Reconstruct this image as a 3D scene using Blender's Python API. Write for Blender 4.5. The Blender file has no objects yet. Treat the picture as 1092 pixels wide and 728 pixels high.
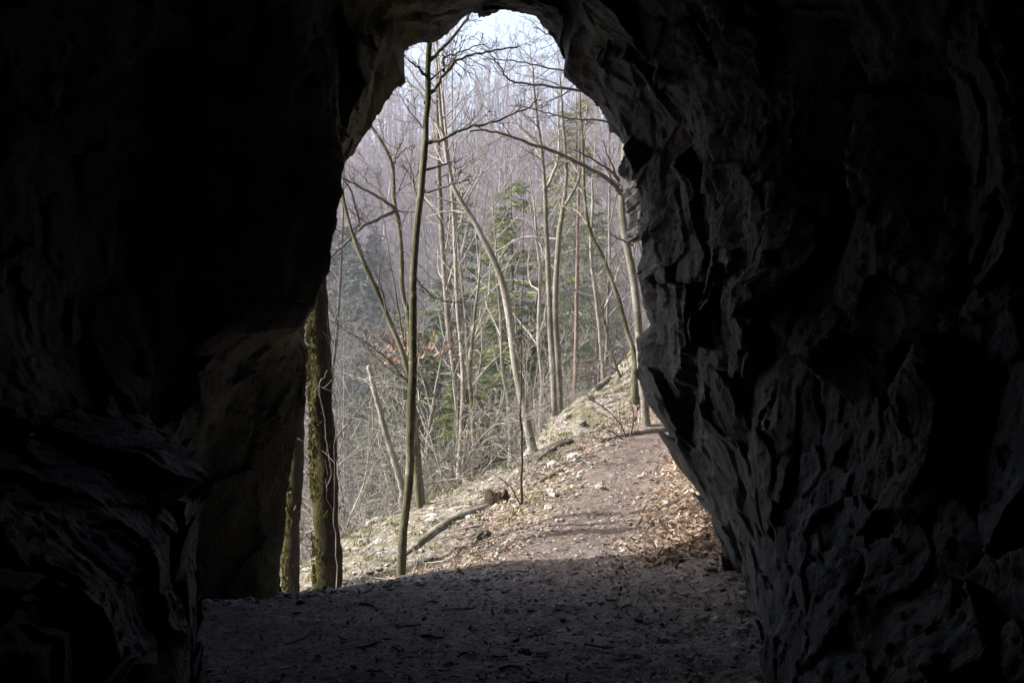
import bpy, math, random
import numpy as np
from mathutils import Vector

R = math.radians
F = 1062.0                 # focal length in photo pixels (35 mm lens)
CAMZ = 1.6
sc = bpy.context.scene
COL = sc.collection


def at(px, py, y):
    """photo pixel + distance -> point of the place"""
    return np.array([(px - 546.0) / F * y, y, CAMZ - (py - 364.0) / F * y])


# ------------------------------------------------------------------ noise
def _h(ix, iy, iz, seed):
    h = (ix.astype(np.int64) * 374761393 + iy.astype(np.int64) * 668265263 + iz.astype(np.int64) * 2147483647 + seed * 1274126177) & 0xFFFFFFFF
    h = ((h ^ (h >> 13)) * 1274126177) & 0xFFFFFFFF
    h = ((h ^ (h >> 16)) * 2246822519) & 0xFFFFFFFF
    h = h ^ (h >> 15)
    return (h & 0xFFFFFF).astype(np.float64) / 0xFFFFFF


def vnoise(p, seed=0):
    i = np.floor(p).astype(np.int64)
    f = p - i
    f = f * f * f * (f * (f * 6 - 15) + 10)
    x, y, z = i[:, 0], i[:, 1], i[:, 2]
    r = 0
    for a in (0, 1):
        wx = f[:, 0] if a else 1 - f[:, 0]
        for b in (0, 1):
            wy = f[:, 1] if b else 1 - f[:, 1]
            for c in (0, 1):
                wz = f[:, 2] if c else 1 - f[:, 2]
                r = r + wx * wy * wz * _h(x + a, y + b, z + c, seed)
    return r


def fbm(p, octv=4, seed=0, gain=0.5):
    s, a, t = 0, 1.0, 0
    for k in range(octv):
        s = s + a * (vnoise(p * (2.03 ** k) + 17.3 * k, seed + k) - 0.5)
        t += a
        a *= gain
    return s / t * 2


def ridged(p, octv=4, seed=0):
    s, a, t = 0, 1.0, 0
    for k in range(octv):
        s = s + a * (1 - np.abs(2 * vnoise(p * (2.1 ** k) + 9.1 * k, seed + k) - 1) * 2)
        t += a
        a *= 0.5
    return s / t


def facets(p, seed=0, slope=1.0):
    """chipped-rock noise: every cell is a randomly tilted plane"""
    base = np.floor(p).astype(np.int64)
    best = np.full(len(p), 1e9)
    val = np.zeros(len(p))
    for a in (-1, 0, 1):
        for b in (-1, 0, 1):
            for c in (-1, 0, 1):
                q = base + np.array([a, b, c])
                jx = _h(q[:, 0], q[:, 1], q[:, 2], seed)
                jy = _h(q[:, 0], q[:, 1], q[:, 2], seed + 1)
                jz = _h(q[:, 0], q[:, 1], q[:, 2], seed + 2)
                d = p - (q + np.stack([jx, jy, jz], 1))
                dd = (d * d).sum(1)
                g = np.stack([jy - 0.5, jz - 0.5, jx - 0.5], 1) * 2 * slope
                v = (d * g).sum(1) + (jx - 0.5) * 0.6
                m = dd < best
                best[m] = dd[m]
                val[m] = v[m]
    return val


def sstep(a, b, x):
    t = np.clip((x - a) / (b - a), 0, 1)
    return t * t * (3 - 2 * t)


def softpos(x, k):
    return 0.5 * (x + np.sqrt(x * x + k * k)) - 0.0


# ------------------------------------------------------------------ mesh helpers
def mesh_np(name, verts, quads, mat, parent=None, smooth=True, attrs=None, loc=None):
    verts = np.asarray(verts, np.float32)
    quads = np.asarray(quads, np.int32)
    me = bpy.data.meshes.new(name)
    n, k = quads.shape
    me.vertices.add(len(verts))
    me.vertices.foreach_set('co', verts.ravel())
    me.loops.add(n * k)
    me.loops.foreach_set('vertex_index', quads.ravel())
    me.polygons.add(n)
    me.polygons.foreach_set('loop_start', np.arange(0, n * k, k, dtype=np.int32))
    me.polygons.foreach_set('use_smooth', np.full(n, smooth, dtype=bool))
    me.update(calc_edges=True)
    for an, (dom, arr) in (attrs or {}).items():
        arr = np.asarray(arr, np.float32)
        if arr.ndim == 2:
            at_ = me.attributes.new(an, 'FLOAT_COLOR', dom)
            at_.data.foreach_set('color', arr.ravel())
        else:
            at_ = me.attributes.new(an, 'FLOAT', dom)
            at_.data.foreach_set('value', arr)
    me.validate()
    me.materials.append(mat)
    o = bpy.data.objects.new(name, me)
    COL.objects.link(o)
    if parent is not None:
        o.parent = parent
    if loc is not None:
        o.location = loc
    return o


def tag(o, label=None, cat=None, group=None, kind=None):
    for k, v in (('label', label), ('category', cat), ('group', group), ('kind', kind)):
        if v:
            o[k] = v
    return o


def empty(name, loc):
    o = bpy.data.objects.new(name, None)
    COL.objects.link(o)
    o.location = loc
    o.empty_display_size = 0.3
    return o


def tubes(chains, caps=True):
    """chains: list of (pts, radii, sides[, bump]) -> verts, quads"""
    V, Q, base = [], [], 0
    for ch in chains:
        pts = np.asarray(ch[0], float)
        rad = np.asarray(ch[1], float)
        k = ch[2]
        n = len(pts)
        t = np.gradient(pts, axis=0)
        t /= np.linalg.norm(t, axis=1)[:, None] + 1e-9
        m = np.abs(t.mean(0))
        ref = np.zeros(3)
        ref[int(np.argmin(m))] = 1
        n1 = ref - t * (t @ ref)[:, None]
        n1 /= np.linalg.norm(n1, axis=1)[:, None] + 1e-9
        n2 = np.cross(t, n1)
        a = np.arange(k) * 2 * math.pi / k
        ring = n1[:, None, :] * np.cos(a)[None, :, None] + n2[:, None, :] * np.sin(a)[None, :, None]
        rr = np.repeat(rad[:, None], k, 1)
        if len(ch) > 3:
            amp, fr, seed = ch[3]
            w = (pts[:, None, :] + ring * rad[:, None, None]).reshape(-1, 3)
            rr = rr * (1 + amp * fbm(w * np.array([fr, fr, fr * 0.45]), 3, seed).reshape(n, k))
        v = pts[:, None, :] + ring * rr[:, :, None]
        V.append(v.reshape(-1, 3))
        i = np.arange(n - 1)[:, None] * k
        j = np.arange(k)[None, :]
        q = np.stack([i + j, i + (j + 1) % k, i + k + (j + 1) % k, i + k + j], -1).reshape(-1, 4) + base
        Q.append(q)
        base += n * k
        if caps and k >= 6:
            for end, e in ((0, 0), (n - 1, 1)):
                V.append(pts[end][None, :] + t[end] * (0.25 * rad[end] if e else -0.1 * rad[end]))
                c = base
                base += 1
                s = (base - 1 - n * k - (e))
                off = s + end * k
                jj = np.arange(0, k, 2)
                if e:
                    Q.append(np.stack([off + jj, off + (jj + 1) % k, off + (jj + 2) % k, np.full_like(jj, c)], -1))
                else:
                    Q.append(np.stack([off + (jj + 2) % k, off + (jj + 1) % k, off + jj, np.full_like(jj, c)], -1))
    return np.concatenate(V), np.concatenate(Q)


def resample(pts, rad, n):
    """smooth polyline (Catmull-Rom) with n points"""
    P = np.asarray(pts, float)
    r = np.asarray(rad, float)
    m = len(P)
    E = np.concatenate([[2 * P[0] - P[1]], P, [2 * P[-1] - P[-2]]])
    u = np.linspace(0, m - 1 - 1e-6, n)
    i = np.floor(u).astype(int)
    f = (u - i)[:, None]
    p0, p1, p2, p3 = E[i], E[i + 1], E[i + 2], E[i + 3]
    out = 0.5 * ((2 * p1) + (-p0 + p2) * f + (2 * p0 - 5 * p1 + 4 * p2 - p3) * f ** 2 + (-p0 + 3 * p1 - 3 * p2 + p3) * f ** 3)
    return out, np.interp(u, np.arange(m), r)


# ------------------------------------------------------------------ materials
def new_mat(name):
    m = bpy.data.materials.new(name)
    m.use_nodes = True
    nt = m.node_tree
    b = nt.nodes['Principled BSDF']
    return m, nt, b


class NT:
    def __init__(self, nt):
        self.nt = nt

    def n(self, typ, **kw):
        o = self.nt.nodes.new(typ)
        for k, v in kw.items():
            if k.startswith('i_'):
                key = k[2:]
                key = int(key) if key.isdigit() else key.replace('_', ' ')
                o.inputs[key].default_value = v
            else:
                setattr(o, k, v)
        return o

    def l(self, a, b):
        self.nt.links.new(a, b)

    def noise(self, vec, scale, detail=5, rough=0.6):
        o = self.n('ShaderNodeTexNoise', i_Scale=scale, i_Detail=detail, i_Roughness=rough)
        if vec is not None:
            self.l(vec, o.inputs['Vector'])
        return o.outputs['Fac']

    def ramp(self, fac, stops):
        o = self.n('ShaderNodeValToRGB')
        cr = o.color_ramp
        while len(cr.elements) < len(stops):
            cr.elements.new(0.5)
        for e, (p, c) in zip(cr.elements, stops):
            e.position = p
            e.color = (c[0], c[1], c[2], 1) if hasattr(c, '__len__') else (c, c, c, 1)
        self.l(fac, o.inputs['Fac'])
        return o.outputs['Color']

    def mix(self, fac, a, b, blend='MIX'):
        o = self.n('ShaderNodeMix', data_type='RGBA', blend_type=blend)
        for s, v in ((o.inputs[0], fac), (o.inputs[6], a), (o.inputs[7], b)):
            if hasattr(v, 'is_linked'):
                self.l(v, s)
            elif hasattr(v, '__len__'):
                s.default_value = (v[0], v[1], v[2], 1)
            else:
                s.default_value = v
        return o.outputs[2]

    def math(self, op, a, b=0.0, clamp=False):
        o = self.n('ShaderNodeMath', operation=op, use_clamp=clamp)
        for s, v in ((o.inputs[0], a), (o.inputs[1], b)):
            if hasattr(v, 'is_linked'):
                self.l(v, s)
            else:
                s.default_value = v
        return o.outputs[0]

    def scaled(self, vec, s):
        o = self.n('ShaderNodeMapping')
        o.inputs['Scale'].default_value = s
        self.l(vec, o.inputs['Vector'])
        return o.outputs[0]

    def bump(self, h, strength, dist, normal=None):
        o = self.n('ShaderNodeBump', i_Strength=strength, i_Distance=dist)
        self.l(h, o.inputs['Height'])
        if normal is not None:
            self.l(normal, o.inputs['Normal'])
        return o.outputs[0]


def mat_rock(name='cave_limestone', moss_all=0.0, tint=(1, 1, 1), gain=1.0):
    m, nt, b = new_mat(name)
    g = NT(nt)
    pos = g.n('ShaderNodeNewGeometry').outputs['Position']
    tall = g.scaled(pos, (1, 1, 0.35))
    n1 = g.noise(tall, 2.2, 8, 0.65)
    n2 = g.noise(pos, 9, 8, 0.7)
    n3 = g.noise(pos, 45, 6, 0.7)
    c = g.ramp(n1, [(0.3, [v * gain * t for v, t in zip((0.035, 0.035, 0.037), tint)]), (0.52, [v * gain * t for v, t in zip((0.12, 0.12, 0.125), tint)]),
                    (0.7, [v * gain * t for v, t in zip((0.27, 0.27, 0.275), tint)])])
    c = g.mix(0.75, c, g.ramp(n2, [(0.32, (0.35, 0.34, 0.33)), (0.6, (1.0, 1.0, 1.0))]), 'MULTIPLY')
    # earthy staining, and moss whose dark tone also stands in for shade
    st = g.ramp(g.noise(tall, 1.1, 5, 0.6), [(0.52, 0), (0.66, 1)])
    c = g.mix(g.math('MULTIPLY', st, 0.5), c, (0.11, 0.085, 0.055))
    att = g.n('ShaderNodeAttribute', attribute_name='moss').outputs['Fac']
    ms = g.math('MULTIPLY', g.math('ADD', att, moss_all, True), g.ramp(g.noise(pos, 6, 6, 0.7), [(0.3, 0), (0.5, 1)]))
    c = g.mix(ms, c, g.ramp(n3, [(0.3, (0.03, 0.032, 0.01)), (0.7, (0.09, 0.085, 0.028))]))
    g.l(c, b.inputs['Base Color'])
    b.inputs['Roughness'].default_value = 0.72
    b.inputs['Specular IOR Level'].default_value = 0.35
    h = g.math('ADD', g.math('MULTIPLY', n2, 0.7), g.math('MULTIPLY', n3, 0.3))
    nb = g.bump(h, 0.9, 0.05)
    vor = g.n('ShaderNodeTexVoronoi', feature='DISTANCE_TO_EDGE', i_Scale=7.0)
    wv = g.n('ShaderNodeVectorMath', operation='ADD')
    g.l(tall, wv.inputs[0])
    sc_ = g.n('ShaderNodeVectorMath', operation='SCALE', i_Scale=0.35)
    nz = g.n('ShaderNodeTexNoise', i_Scale=3.0, i_Detail=4)
    g.l(pos, nz.inputs['Vector'])
    g.l(nz.outputs['Color'], sc_.inputs[0])
    g.l(sc_.outputs[0], wv.inputs[1])
    g.l(wv.outputs[0], vor.inputs['Vector'])
    cr = g.ramp(vor.outputs['Distance'], [(0.0, 0), (0.05, 1)])
    nb = g.bump(cr, 0.35, 0.02, nb)
    g.l(nb, b.inputs['Normal'])
    return m


def mat_ground():
    """masks (colour attribute): R path, G leaf litter, B stony/mossy slope, A cave floor; far ground = none"""
    m, nt, b = new_mat('woodland_ground')
    g = NT(nt)
    pos = g.n('ShaderNodeNewGeometry').outputs['Position']
    att = g.n('ShaderNodeAttribute', attribute_name='zones')
    sep = g.n('ShaderNodeSeparateColor')
    g.l(att.outputs['Color'], sep.inputs[0])
    nA = g.noise(pos, 5, 8, 0.7)
    nB = g.noise(pos, 28, 8, 0.7)
    nC = g.noise(pos, 110, 4, 0.7)
    nF = g.noise(pos, 0.35, 8, 0.7)
    far = g.ramp(nF, [(0.3, (0.055, 0.045, 0.04)), (0.55, (0.12, 0.095, 0.08)), (0.75, (0.19, 0.155, 0.13))])
    vor = g.n('ShaderNodeTexVoronoi', i_Scale=34.0)
    g.l(pos, vor.inputs['Vector'])
    leafc = g.ramp(g.n('ShaderNodeSeparateColor').outputs[0], [(0, 0), (1, 1)])
    s2 = g.n('ShaderNodeSeparateColor')
    g.l(vor.outputs['Color'], s2.inputs[0])
    litter = g.ramp(s2.outputs[0], [(0.0, (0.06, 0.045, 0.035)), (0.4, (0.18, 0.14, 0.11)), (0.75, (0.34, 0.28, 0.23)), (1.0, (0.5, 0.45, 0.4))])
    litter = g.mix(0.5, litter, g.ramp(nB, [(0.3, (0.3, 0.28, 0.26)), (0.65, (1, 1, 1))]), 'MULTIPLY')
    stone = g.ramp(nB, [(0.33, (0.05, 0.045, 0.04)), (0.44, (0.22, 0.2, 0.18)), (0.56, (0.38, 0.36, 0.335)), (0.68, (0.62, 0.6, 0.57))])
    mossm = g.ramp(g.noise(pos, 3.2, 6, 0.7), [(0.44, 0), (0.58, 1)])
    stone = g.mix(g.math('MULTIPLY', mossm, 0.8), stone, g.ramp(nB, [(0.3, (0.045, 0.05, 0.025)), (0.65, (0.24, 0.24, 0.12))]))
    path = g.ramp(nB, [(0.32, (0.095, 0.078, 0.066)), (0.5, (0.225, 0.182, 0.155)), (0.68, (0.42, 0.375, 0.335))])
    path = g.mix(0.6, path, g.ramp(nA, [(0.3, (0.6, 0.56, 0.55)), (0.65, (1.05, 1, 1))]), 'MULTIPLY')
    cave = g.ramp(nB, [(0.3, (0.12, 0.1, 0.094)), (0.5, (0.32, 0.28, 0.265)), (0.72, (0.54, 0.5, 0.48))])
    cave = g.mix(0.7, cave, g.ramp(nA, [(0.35, (0.55, 0.53, 0.52)), (0.65, (1.1, 1.1, 1.1))]), 'MULTIPLY')
    c = g.mix(sep.outputs[2], far, stone)
    c = g.mix(sep.outputs[1], c, litter)
    c = g.mix(sep.outputs[0], c, path)
    c = g.mix(att.outputs['Alpha'], c, cave)
    g.l(c, b.inputs['Base Color'])
    b.inputs['Roughness'].default_value = 0.95
    b.inputs['Specular IOR Level'].default_value = 0.15
    h = g.math('ADD', g.math('MULTIPLY', nB, 0.7), g.math('MULTIPLY', nC, 0.4))
    g.l(g.bump(h, 1.0, 0.04), b.inputs['Normal'])
    return m


def mat_bark(name, dark, lite, green=None, gamt=0.5, bump=0.6, scale=14, lit_side_moss=None, vary=0.0):
    m, nt, b = new_mat(name)
    g = NT(nt)
    pos = g.n('ShaderNodeTexCoord').outputs['Object']
    v = g.scaled(pos, (1, 1, 0.4))
    n1 = g.noise(v, scale, 8, 0.7)
    n2 = g.noise(v, scale * 4, 5, 0.7)
    c = g.ramp(n1, [(0.3, dark), (0.65, lite)])
    c = g.mix(0.6, c, g.ramp(n2, [(0.3, (0.55, 0.53, 0.5)), (0.6, (1, 1, 1))]), 'MULTIPLY')
    if green:
        gm = g.ramp(g.noise(v, 3.5, 6, 0.65), [(0.5 - gamt * 0.35, 0), (0.72 - gamt * 0.35, 1)])
        c = g.mix(gm, c, g.mix(g.ramp(n2, [(0.35, 0), (0.65, 1)]), [x * 0.35 for x in green], green))
    lich = g.ramp(g.noise(pos, 9.0, 6, 0.7), [(0.56, 0), (0.66, 1)])
    c = g.mix(g.math('MULTIPLY', lich, 0.45), c, [min(x * 1.5 + 0.04, 0.7) for x in lite])
    dk = g.ramp(g.noise(v, 2.2, 6, 0.75), [(0.36, (0.45, 0.44, 0.42)), (0.6, (1, 1, 1))])
    c = g.mix(0.8, c, dk, 'MULTIPLY')
    if vary:
        rn = g.n('ShaderNodeMapRange', i_3=1 - vary, i_4=1.0 + 0.1 * vary)
        g.l(g.n('ShaderNodeObjectInfo').outputs['Random'], rn.inputs[0])
        c = g.mix(1.0, c, rn.outputs[0], 'MULTIPLY')
    if lit_side_moss:  # moss left, dark bark right: the trunk's side light put into its colour
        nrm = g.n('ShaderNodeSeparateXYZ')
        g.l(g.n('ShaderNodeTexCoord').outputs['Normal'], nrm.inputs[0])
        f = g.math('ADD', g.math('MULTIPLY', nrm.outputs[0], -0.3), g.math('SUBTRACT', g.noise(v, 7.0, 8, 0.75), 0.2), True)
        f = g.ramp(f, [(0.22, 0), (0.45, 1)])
        c = g.mix(f, c, g.ramp(n2, [(0.3, [x * 0.3 for x in lit_side_moss]), (0.65, lit_side_moss)]))
    g.l(c, b.inputs['Base Color'])
    b.inputs['Roughness'].default_value = 0.9
    b.inputs['Specular IOR Level'].default_value = 0.2
    h = g.math('ADD', n1, g.math('MULTIPLY', n2, 0.5))
    g.l(g.bump(h, bump, 0.02), b.inputs['Normal'])
    return m


def mat_attr(name, stops, attr='rnd', rough=0.8, noise=0.0, translucent=0.0):
    m, nt, b = new_mat(name)
    g = NT(nt)
    a = g.n('ShaderNodeAttribute', attribute_name=attr).outputs['Fac']
    c = g.ramp(a, stops)
    if noise:
        pos = g.n('ShaderNodeNewGeometry').outputs['Position']
        c = g.mix(0.6, c, g.ramp(g.noise(pos, noise, 5, 0.7), [(0.3, (0.45, 0.44, 0.42)), (0.65, (1, 1, 1))]), 'MULTIPLY')
    g.l(c, b.inputs['Base Color'])
    b.inputs['Roughness'].default_value = rough
    b.inputs['Specular IOR Level'].default_value = 0.25
    if translucent:
        tr = g.n('ShaderNodeBsdfTranslucent')
        g.l(c, tr.inputs['Color'])
        mx = g.n('ShaderNodeMixShader', i_Fac=translucent)
        g.l(b.outputs[0], mx.inputs[1])
        g.l(tr.outputs[0], mx.inputs[2])
        g.l(mx.outputs[0], nt.nodes['Material Output'].inputs['Surface'])
    return m


M = {}
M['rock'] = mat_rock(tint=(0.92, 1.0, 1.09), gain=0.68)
M['ground'] = mat_ground()
M['bark_slim'] = mat_bark('greenish_grey_bark', (0.15, 0.145, 0.12), (0.46, 0.445, 0.375), (0.13, 0.135, 0.05), 0.45)
M['bark_grey'] = mat_bark('grey_beech_bark', (0.15, 0.145, 0.135), (0.42, 0.405, 0.375), (0.2, 0.2, 0.12), 0.1)
M['bark_pale'] = mat_bark('pale_ash_bark', (0.2, 0.19, 0.175), (0.56, 0.545, 0.515), (0.25, 0.24, 0.17), 0.0)
M['bark_red'] = mat_bark('reddish_bark', (0.17, 0.12, 0.105), (0.33, 0.25, 0.225))
M['bark_dark'] = mat_bark('dark_wet_bark', (0.05, 0.042, 0.035), (0.14, 0.12, 0.1), (0.08, 0.085, 0.03), 0.2)
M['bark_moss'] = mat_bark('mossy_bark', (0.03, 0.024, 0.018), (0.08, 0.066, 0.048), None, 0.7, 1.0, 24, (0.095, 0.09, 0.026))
M['bark_mid'] = mat_bark('valley_tree_bark', (0.13, 0.125, 0.12), (0.46, 0.44, 0.42), vary=0.65)
M['twig_mid'] = mat_bark('valley_twig_bark', (0.13, 0.125, 0.12), (0.4, 0.38, 0.37), None, 0, 0.1, 3, vary=0.5)
M['twig'] = mat_bark('twig_bark', (0.09, 0.08, 0.07), (0.22, 0.2, 0.175), None, 0, 0.1)
M['twig_shrub'] = mat_bark('shrub_twig_bark', (0.18, 0.17, 0.16), (0.5, 0.475, 0.45), None, 0, 0.1, 3)
M['twig_pale'] = mat_bark('pale_twig_bark', (0.24, 0.225, 0.21), (0.5, 0.475, 0.45), None, 0, 0.1, 3)
M['twig_far'] = mat_bark('far_twig_bark', (0.17, 0.135, 0.155), (0.42, 0.36, 0.41), None, 0, 0.1, 1.2)
M['wood_broken'] = mat_bark('broken_bare_wood', (0.25, 0.18, 0.12), (0.5, 0.4, 0.3), None, 0, 0.8, 22)
M['wood_rot'] = mat_bark('rotten_wood', (0.02, 0.015, 0.011), (0.1, 0.072, 0.052), None, 0, 1.0, 18)
M['log'] = mat_bark('weathered_log', (0.2, 0.18, 0.155), (0.48, 0.44, 0.4), (0.2, 0.2, 0.1), 0.2, 0.8, 12)
M['leaf'] = mat_attr('dead_leaves', [(0, (0.08, 0.055, 0.04)), (0.35, (0.22, 0.155, 0.115)), (0.7, (0.38, 0.285, 0.215)), (1, (0.58, 0.49, 0.41))], translucent=0.15)
M['leaf_beech'] = mat_attr('withered_beech_leaves', [(0, (0.2, 0.12, 0.085)), (0.5, (0.32, 0.205, 0.15)), (1, (0.48, 0.36, 0.29))], translucent=0.3)
M['stone'] = mat_attr('limestone_rubble', [(0, (0.1, 0.1, 0.08)), (0.3, (0.24, 0.22, 0.2)), (0.7, (0.4, 0.38, 0.36)), (1, (0.62, 0.6, 0.57))], noise=22, rough=0.9)
M['pebble'] = mat_attr('cave_pebbles', [(0, (0.08, 0.075, 0.075)), (0.5, (0.22, 0.21, 0.215)), (1, (0.6, 0.6, 0.61))], noise=30, rough=0.85)
M['grass'] = mat_attr('grass_and_moss', [(0, (0.09, 0.1, 0.03)), (0.6, (0.2, 0.21, 0.08)), (1, (0.42, 0.38, 0.24))], translucent=0.2)
M['moss'] = mat_attr('trunk_moss', [(0, (0.03, 0.03, 0.01)), (0.5, (0.075, 0.072, 0.02)), (1, (0.15, 0.14, 0.045))], translucent=0.2)
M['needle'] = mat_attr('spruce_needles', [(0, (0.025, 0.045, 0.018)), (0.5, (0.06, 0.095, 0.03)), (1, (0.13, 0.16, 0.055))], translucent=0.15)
M['needle_lite'] = mat_attr('sunny_needles', [(0, (0.07, 0.1, 0.03)), (0.5, (0.15, 0.19, 0.065)), (1, (0.27, 0.3, 0.12))], translucent=0.25)  # paler, yellower needles: sunlight put into the colour
M['needle_shade'] = mat_attr('shaded_needles', [(0, (0.02, 0.035, 0.025)), (0.5, (0.04, 0.065, 0.05)), (1, (0.07, 0.1, 0.08))])  # darker, bluer needles: the far trees' shade put into the colour

# ------------------------------------------------------------------ terrain
YK = np.array([-50, 7, 9, 11, 13, 14, 15, 16, 18, 24, 60])
XPK = np.array([0.45, 0.45, 0.84, 1.26, 1.76, 2.15, 2.9, 4.0, 6.5, 12, 40])
ZPK = np.array([0, 0, 0.03, 0.13, 0.27, 0.33, 0.5, 0.8, 1.3, 2.5, 8])


def ground_h(x, y, detail=True):
    x = np.asarray(x, float)
    y = np.asarray(y, float)
    xp = np.interp(y, YK, XPK)
    zp = np.interp(y, YK, ZPK)
    u = x - xp
    out = sstep(6.3, 8.3, y)
    left = np.maximum(softpos(-u - 0.55, 0.3) - 0.05, 0)
    right = np.maximum(softpos(u - 0.45, 0.2) - 0.03, 0)
    zo = zp - 0.315 * left + 0.32 * np.minimum(right, 3) + 0.15 * right
    zo = zo - 0.2 * np.exp(-(((x + 1.05) / 0.7) ** 2 + ((y - 8.6) / 0.75) ** 2))
    # knoll where the path turns
    zo = zo + 1.75 * np.exp(-(((x - 2.9) / 1.45) ** 2 + ((y - 17.4) / 1.7) ** 2)) + 0.5 * np.exp(-(((x - 0.9) / 0.9) ** 2 + ((y - 16.0) / 1.0) ** 2))
    # the nose of the slope falls into the valley beyond this line
    p0 = np.array([-1.9, 11.2])
    p1 = np.array([2.6, 17.6])
    d = p1 - p0
    nrm = np.array([-d[1], d[0]]) / np.linalg.norm(d)
    dist = (x - p0[0]) * nrm[0] + (y - p0[1]) * nrm[1]
    zo = zo - 0.8 * np.maximum(softpos(dist - 0.6, 0.5) - 0.1, 0)
    dl = -2.4 - x
    zo = zo - 0.35 * np.maximum(softpos(dl, 0.5) - 0.1, 0)
    zin = 0.06 * np.maximum(x - 1.0, 0) - 0.09 * np.maximum(-x - 0.7, 0)
    z = zin * (1 - out) + zo * out
    # far side of the valley
    opp = -15 + 0.535 * (y - 40) + 0.06 * x
    opp = np.minimum(opp, 25.5 + 0.02 * (y - 116) + 0.06 * x)
    k = 3.0
    farz = 0.5 * (z + opp + np.sqrt((z - opp) ** 2 + k * k))
    w = sstep(20, 26, y)
    z = z * (1 - w) + farz * w
    z = np.maximum(z, -16 - 0.02 * np.abs(x))
    if detail:
        sh = x.shape
        P = np.stack([x.ravel(), y.ravel(), np.zeros(x.size)], 1)
        rough = (0.03 * fbm(P * 1.3, 3, 5) + 0.016 * fbm(P * 6, 3, 8) + 0.010 * ridged(P * 9, 3, 9) * (np.abs(P[:, 1]) < 20) + 0.007 * fbm(P * 23, 2, 19) * (np.abs(P[:, 1]) < 20)).reshape(sh)
        pathm = np.exp(-(u / 0.5) ** 2)
        sl = out * sstep(0.4, 0.9, np.abs(u)) * (1 - sstep(25, 40, y))
        rough = rough + sl * (0.10 * fbm(P * 0.9 + 3, 3, 11) + 0.055 * ridged(P * np.array([2.4, 1.6, 1]), 4, 21)).reshape(sh)
        big = sstep(22, 40, y) * (1.6 * fbm(P * 0.06, 4, 31)).reshape(sh)
        z = z + rough + big - 0.015 * pathm * out
    return z


def axis(*parts):
    return np.unique(np.concatenate(parts).round(5))


gx = axis(np.linspace(-2.6, 3.2, 235), -2.6 - np.geomspace(0.04, 90, 60), 3.2 + np.geomspace(0.04, 90, 60))
gy = axis(np.linspace(3.4, 8.6, 235), np.linspace(8.6, 18.6, 250), 18.6 + np.geomspace(0.06, 200, 80), 3.4 - np.geomspace(0.05, 14, 40))
X, Y = np.meshgrid(gx, gy)
Z = ground_h(X, Y)
nx, ny = len(gx), len(gy)
idx = (np.arange(ny - 1)[:, None] * nx + np.arange(nx - 1)[None, :]).ravel()
quads = np.stack([idx, idx + 1, idx + nx + 1, idx + nx], 1)
U = X - np.interp(Y, YK, XPK)
Pn = np.stack([X.ravel(), Y.ravel(), np.zeros(X.size)], 1)
w1 = fbm(Pn * 1.6, 4, 41).reshape(X.shape)
pathmask = (1 - sstep(0.3, 0.56, np.abs(U + 0.1 * w1) + 0.14 * w1)) * sstep(6.0, 7.0, Y) * (1 - sstep(16, 20, Y))
cavemask = 1 - sstep(6.9, 7.9, Y + 0.5 * w1)
nearm = 1 - sstep(19, 30, Y)
littermask = np.clip(sstep(0.2, 0.5, U + 0.25 * w1) + (1 - sstep(1.0, 1.9, np.abs(U) + 0.7 * w1)), 0, 1) * nearm
stonemask = nearm * sstep(6.5, 8, Y)
zones = np.stack([pathmask.ravel(), littermask.ravel(), stonemask.ravel(), cavemask.ravel()], 1)
ground = mesh_np('ground', np.stack([X.ravel(), Y.ravel(), Z.ravel()], 1), quads, M['ground'], attrs={'zones': ('POINT', zones)})
tag(ground, kind='structure')


def gz(x, y):
    return float(ground_h(np.array([x]), np.array([y]))[0])


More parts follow.
